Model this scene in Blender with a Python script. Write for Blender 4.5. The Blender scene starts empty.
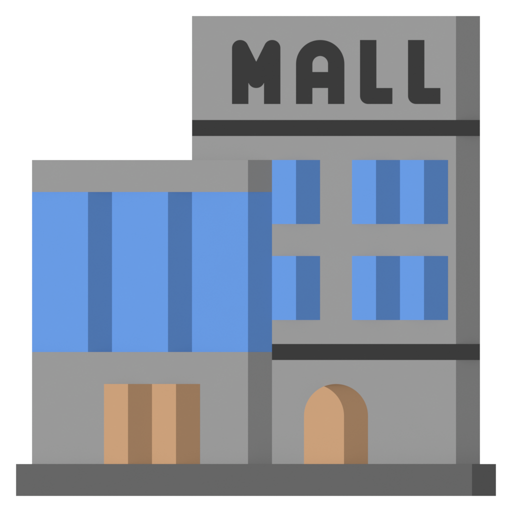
import bpy, math
from mathutils import Vector
from mathutils.geometry import tessellate_polygon

sc = bpy.context.scene
C = sc.collection
U = 1 / 24.0                      # metres per unit of the drawing
GROUND = 496                      # the drawing's row where the slab meets the ground
def X(x): return (x - 256) * U
def Z(y): return (GROUND - y) * U

# ---------------------------------------------------------------- camera
cam = bpy.data.objects.new('camera', bpy.data.cameras.new('camera'))
C.objects.link(cam)
cam.data.type = 'ORTHO'
cam.data.ortho_scale = 512 * U
cam.data.clip_start = 0.1
cam.data.clip_end = 1000
cam.location = (X(256), -40, Z(256))
cam.rotation_euler = (math.radians(90), 0, 0)
sc.camera = cam

# ---------------------------------------------------------------- world and light
w = bpy.data.worlds.new('World'); sc.world = w; w.use_nodes = True
bg = w.node_tree.nodes['Background']
bg.inputs['Color'].default_value = (1, 1, 1, 1)
bg.inputs['Strength'].default_value = 0.20

SUN_AZ = 55                       # degrees to the left of the facade's normal
sun = bpy.data.objects.new('sun', bpy.data.lights.new('sun', 'SUN'))
C.objects.link(sun)
sun.data.energy = 5.0
sun.data.angle = math.radians(0.5)
sun.data.color = (1, 1, 1)
d = Vector((math.sin(math.radians(SUN_AZ)), math.cos(math.radians(SUN_AZ)), 0))
sun.rotation_euler = d.to_track_quat('-Z', 'Y').to_euler()
sun.location = (-30, -30, 15)

sc.view_settings.view_transform = 'Standard'
sc.view_settings.look = 'None'
sc.view_settings.exposure = 0
sc.view_settings.gamma = 1
sc.view_settings.use_curve_mapping = False

# ---------------------------------------------------------------- materials
def mat(name, col, var=0.005, scale=0.9, rough=1.0):
    m = bpy.data.materials.new(name); m.use_nodes = True
    nt = m.node_tree; b = nt.nodes['Principled BSDF']
    b.inputs['Roughness'].default_value = rough
    b.inputs['Specular IOR Level'].default_value = 0.0
    tc = nt.nodes.new('ShaderNodeTexCoord')
    n = nt.nodes.new('ShaderNodeTexNoise'); n.inputs['Scale'].default_value = scale
    n.inputs['Detail'].default_value = 2
    r = nt.nodes.new('ShaderNodeMapRange')
    r.inputs['From Min'].default_value = 0.25; r.inputs['From Max'].default_value = 0.75
    r.inputs['To Min'].default_value = 1 - var; r.inputs['To Max'].default_value = 1 + var
    v = nt.nodes.new('ShaderNodeVectorMath'); v.operation = 'SCALE'
    v.inputs[0].default_value = col
    nt.links.new(tc.outputs['Object'], n.inputs['Vector'])
    nt.links.new(n.outputs['Fac'], r.inputs['Value'])
    nt.links.new(r.outputs['Result'], v.inputs['Scale'])
    nt.links.new(v.outputs['Vector'], b.inputs['Base Color'])
    return m
GREY   = mat('grey_render', (.287, .287, .287))
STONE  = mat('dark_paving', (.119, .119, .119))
BLACK  = mat('charcoal_metal', (.0393, .0393, .0393))
WBLUE  = mat('blue_glass', (.1085, .2565, .612))
TBLUE  = mat('blue_window_glass', (.098, .232, .550))
WOOD   = mat('tan_door', (.423, .249, .138))
AWOOD  = mat('tan_arch_door', (.536, .316, .175))
WHITE  = mat('white_backdrop', (.95, .95, .95), var=0.0)

# ---------------------------------------------------------------- mesh helpers
class MB:
    def __init__(s): s.v = []; s.f = []
    def poly(s, pts):
        k = len(s.v); s.v += pts; s.f.append(list(range(k, k + len(pts))))
    def column(s, plan, y0, y1):
        """plan = [(x, depth)] counter-clockwise seen from above; drawn rows y0 (top) to y1 (bottom)"""
        P = [(X(x), dd * U) for x, dd in plan]
        a = sum(P[i][0]*P[(i+1) % len(P)][1] - P[(i+1) % len(P)][0]*P[i][1] for i in range(len(P)))
        if a < 0: P = P[::-1]
        t, b = Z(y0), Z(y1)
        n = len(P)
        for i in range(n):
            p, q = P[i], P[(i+1) % n]
            s.poly([(p[0], p[1], b), (q[0], q[1], b), (q[0], q[1], t), (p[0], p[1], t)])
        k = len(s.v)
        s.v += [(p[0], p[1], t) for p in P] + [(p[0], p[1], b) for p in P]
        for tri in tessellate_polygon([[Vector((p[0], p[1], 0)) for p in P]]):
            e = [P[i] for i in tri]
            ar = (e[1][0]-e[0][0])*(e[2][1]-e[0][1]) - (e[2][0]-e[0][0])*(e[1][1]-e[0][1])
            if ar < 0: tri = tri[::-1]
            s.f.append([k+i for i in tri]); s.f.append([k+n+i for i in tri[::-1]])
    def plate(s, loops, d0, d1):
        """upright plate: loops of drawing (x, y), outer first then holes; depths d0 (front) to d1"""
        loops = [[(X(x), Z(y)) for x, y in lp] for lp in loops]
        flat = [p for lp in loops for p in lp]; n = len(flat); k = len(s.v)
        s.v += [(p[0], d0*U, p[1]) for p in flat] + [(p[0], d1*U, p[1]) for p in flat]
        for tri in tessellate_polygon([[Vector((p[0], p[1], 0)) for p in lp] for lp in loops]):
            e = [flat[i] for i in tri]
            ar = (e[1][0]-e[0][0])*(e[2][1]-e[0][1]) - (e[2][0]-e[0][0])*(e[1][1]-e[0][1])
            if ar < 0: tri = tri[::-1]
            s.f.append([k+i for i in tri]); s.f.append([k+n+i for i in tri[::-1]])
        o = 0
        for j, lp in enumerate(loops):
            m = len(lp)
            a = sum(lp[i][0]*lp[(i+1) % m][1] - lp[(i+1) % m][0]*lp[i][1] for i in range(m))
            for i in range(m):
                p, q = k+o+i, k+o+(i+1) % m
                if (a > 0) != (j > 0): s.f.append([q, p, p+n, q+n])
                else: s.f.append([p, q, q+n, p+n])
            o += m
    def build(s, name, m, parent=None):
        me = bpy.data.meshes.new(name); me.from_pydata(s.v, [], s.f); me.update()
        me.materials.append(m)
        ob = bpy.data.objects.new(name, me); C.objects.link(ob)
        if parent: ob.parent = parent
        return ob
def col(name, m, parent, plan, y0, y1):
    b = MB(); b.column(plan, y0, y1); return b.build(name, m, parent)
def empty(name, parent=None):
    o = bpy.data.objects.new(name, None); C.objects.link(o)
    if parent: o.parent = parent
    return o
def tag(o, label=None, cat=None, group=None, kind=None):
    for k, v in (('label', label), ('category', cat), ('group', group), ('kind', kind)):
        if v: o[k] = v
def arc(cx, cy, r, a0, a1, n=24):
    """angles in degrees, 0 right, 90 up in the drawing"""
    return [(cx + r*math.cos(math.radians(a0+(a1-a0)*i/n)), cy - r*math.sin(math.radians(a0+(a1-a0)*i/n))) for i in range(n+1)]

# ---------------------------------------------------------------- setting
CH = 24 * math.tan(math.radians(20.3))      # depth of the canted corners
FOLD = 24 * math.tan(math.radians(14.5))    # relief of folded windows and doors
GF = 24 * math.tan(math.radians(17.3))      # relief of the wing's folded glass
T = CH                                    # the tower's front stands this far behind the wing's
TB = T + 200                              # back of the building
BF = -(FOLD + 1.0)                        # front edge of the slab

b = MB()
b.poly([(-400, 120, -150), (400, 120, -150), (400, 120, 200), (-400, 120, 200)])
tag(b.build('backdrop', WHITE), 'plain white background behind the building', kind='structure')
pav = col('pavement', STONE, None, [(16, BF), (472, BF), (496, BF+CH), (496, TB+16), (16, TB+16)], 464, 496)
tag(pav, 'dark grey paved slab under the whole building', kind='structure')

# ---------------------------------------------------------------- building
mall = empty('mall_building')
tag(mall, 'grey shopping mall with blue glass side wing and taller tower behind it', 'building')

t = MB()
front = [(192, T), (456, T), (480, T+CH), (480, TB), (192, TB)]
t.column(front, 16, 464)
t.build('tower_wall', GREY, mall)

g = MB()
plan = [(32, 0), (248, 0), (272, CH), (271.9, CH+.05), (191.9, CH+.05), (191.9, TB-8), (32, TB-8)]
g.column(plan, 160, 192)
g.column(plan, 352, 464)
core = [(33, GF+1.2), (190, GF+1.2), (190, TB-9), (33, TB-9)]
g.column(core, 192, 352)
g.build('wing_wall', GREY, mall)

# three folded bays of the wing's glass: a wide face to the left, a narrow one to the right
gl = empty('glass_front', mall)
for x0 in (32, 112, 192):
    e = GF + 1.15
    if x0 < 192: plan = [(x0, GF), (x0+56, 0), (x0+80, GF), (x0+80, e), (x0, e)]
    else: plan = [(x0, GF), (x0+56, CH-GF), (x0+80, CH), (x0+80, T-.01), (x0+80, T+.02), (x0, T+.02)]
    col('window_bay', WBLUE, gl, plan, 192, 352)
s = MB(); s.column([(32, GF+1.25), (32.9, GF+1.25), (32.9, TB-8), (32, TB-8)], 192, 352)
s.build('glass_panel', WBLUE, gl)

# tower windows, folded outwards
def folded(name, m, parent, x0, n, base, y0, y1, back=0.0):
    plan = [(x0, base - .04)]
    for i in range(n):
        plan += [(x0 + 48*i + 24, base - .04 - FOLD), (x0 + 48*i + 48, base - .04)]
    plan += [(x0 + 48*n, base + back), (x0, base + back)]
    return col(name, m, parent, plan, y0, y1)
for y0 in (160, 256):
    folded('window', TBLUE, mall, 272.0, 1, T, y0, y0+64)
    folded('window', TBLUE, mall, 352, 2, T, y0, y0+64)

# folding door, two pairs of leaves
fd = empty('folding_door', mall)
for x0 in (104, 152):
    folded('door_leaf', WOOD, fd, x0, 1, 0, 384, 464)

# arched door: flat front, canted right side
a = MB()
cx, cy, r = 336, 416, 32
fr = T - CH - 0.0
k0 = math.degrees(math.acos(12/32))                 # where both arches cross (seen from the right arch: 180-k0)
outer_l = arc(cx, cy, r, 180, 180-k0, 24)           # left flank shared with the opening
inner_r = arc(cx-24, cy, r, k0, 0, 32)              # right edge of the front face
outline = [(304, 464)] + outer_l + inner_r[1:] + [(344, 464)]
a.poly([(X(x), fr*U, Z(y)) for x, y in outline])
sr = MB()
for p, q in zip([(304, 464)] + outer_l, outer_l):   # projecting door's unseen left flank, added as a dark skin to curb bounced light
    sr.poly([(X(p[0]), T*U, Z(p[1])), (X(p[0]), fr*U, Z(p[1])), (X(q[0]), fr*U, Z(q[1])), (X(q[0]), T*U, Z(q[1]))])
# canted side: from the front arc back to the opening's arc, along one slanting direction
def front_pt(ang):
    return (cx-24 + r*math.cos(ang), cy - r*math.sin(ang))
A0 = math.radians(k0)
angs = [A0*i/32 for i in range(33)]
for i in range(32):
    p, q = front_pt(angs[i]), front_pt(angs[i+1])
    a.poly([(X(p[0]), fr*U, Z(p[1])), (X(p[0]+24), T*U, Z(p[1])), (X(q[0]+24), T*U, Z(q[1])), (X(q[0]), fr*U, Z(q[1]))])
a.poly([(X(344), fr*U, Z(464)), (X(368), T*U, Z(464)), (X(368), T*U, Z(cy)), (X(344), fr*U, Z(cy))])
# rest of the vault between the crossing and the opening's crown
xc, yc = front_pt(A0)
capl = arc(cx, cy, r, 180-k0, k0, 24)
pts = [(X(xc), fr*U, Z(yc))]
for p, q in zip(capl, capl[1:]):
    a.poly([pts[0], (X(q[0]), T*U, Z(q[1])), (X(p[0]), T*U, Z(p[1]))])
door = a.build('arched_door', AWOOD, mall)
sr.build('bounce_damping_flank', STONE, door)  # unseen flank piece, toned to tame light bouncing onto the wall

# dark ledges running straight across the tower, past its canted corner
col('ledge', BLACK, mall, [(192, T-.4), (480, T-.4), (480, T+CH), (192, T+CH)], 120, 136)
col('ledge', BLACK, mall, [(272, T-.4), (480, T-.4), (480, T+CH), (272, T+CH)], 344, 360)

# ---------------------------------------------------------------- sign
sign = empty('wall_sign')
tag(sign, 'charcoal letters reading MALL across the top of the tower', 'sign')
L0, L1 = T - .3, T
u = math.degrees(math.atan2(16, 32))
M_ = [(232, 104)] + arc(240, 48, 8, 180, u, 24) + [(256, 80 - 8*math.hypot(16, 32)/16)] + arc(272, 48, 8, 180-u, 0, 24) \
   + [(280, 104), (264, 104), (264, 81.9)] + arc(256, 80, 8, -u, -180+u, 24) + [(248, 81.9), (248, 104)]
A_ = [(296, 104)] + arc(320, 64, 24, 180, 0, 48) + [(344, 104), (328, 104), (328, 88), (312, 88), (312, 104)]
Ah = [(312, 72)] + arc(320, 64, 8, 180, 0, 24) + [(328, 72)]
def L_(x): return [(x, 40), (x+16, 40), (x+16, 88), (x+32, 88), (x+32, 104)] + arc(x+8, 96, 8, 270, 180, 16)
for loops in ([M_], [A_, Ah], [L_(360)], [L_(408)]):
    q = MB(); q.plate(loops, L0, L1); q.build('letter', BLACK, sign)
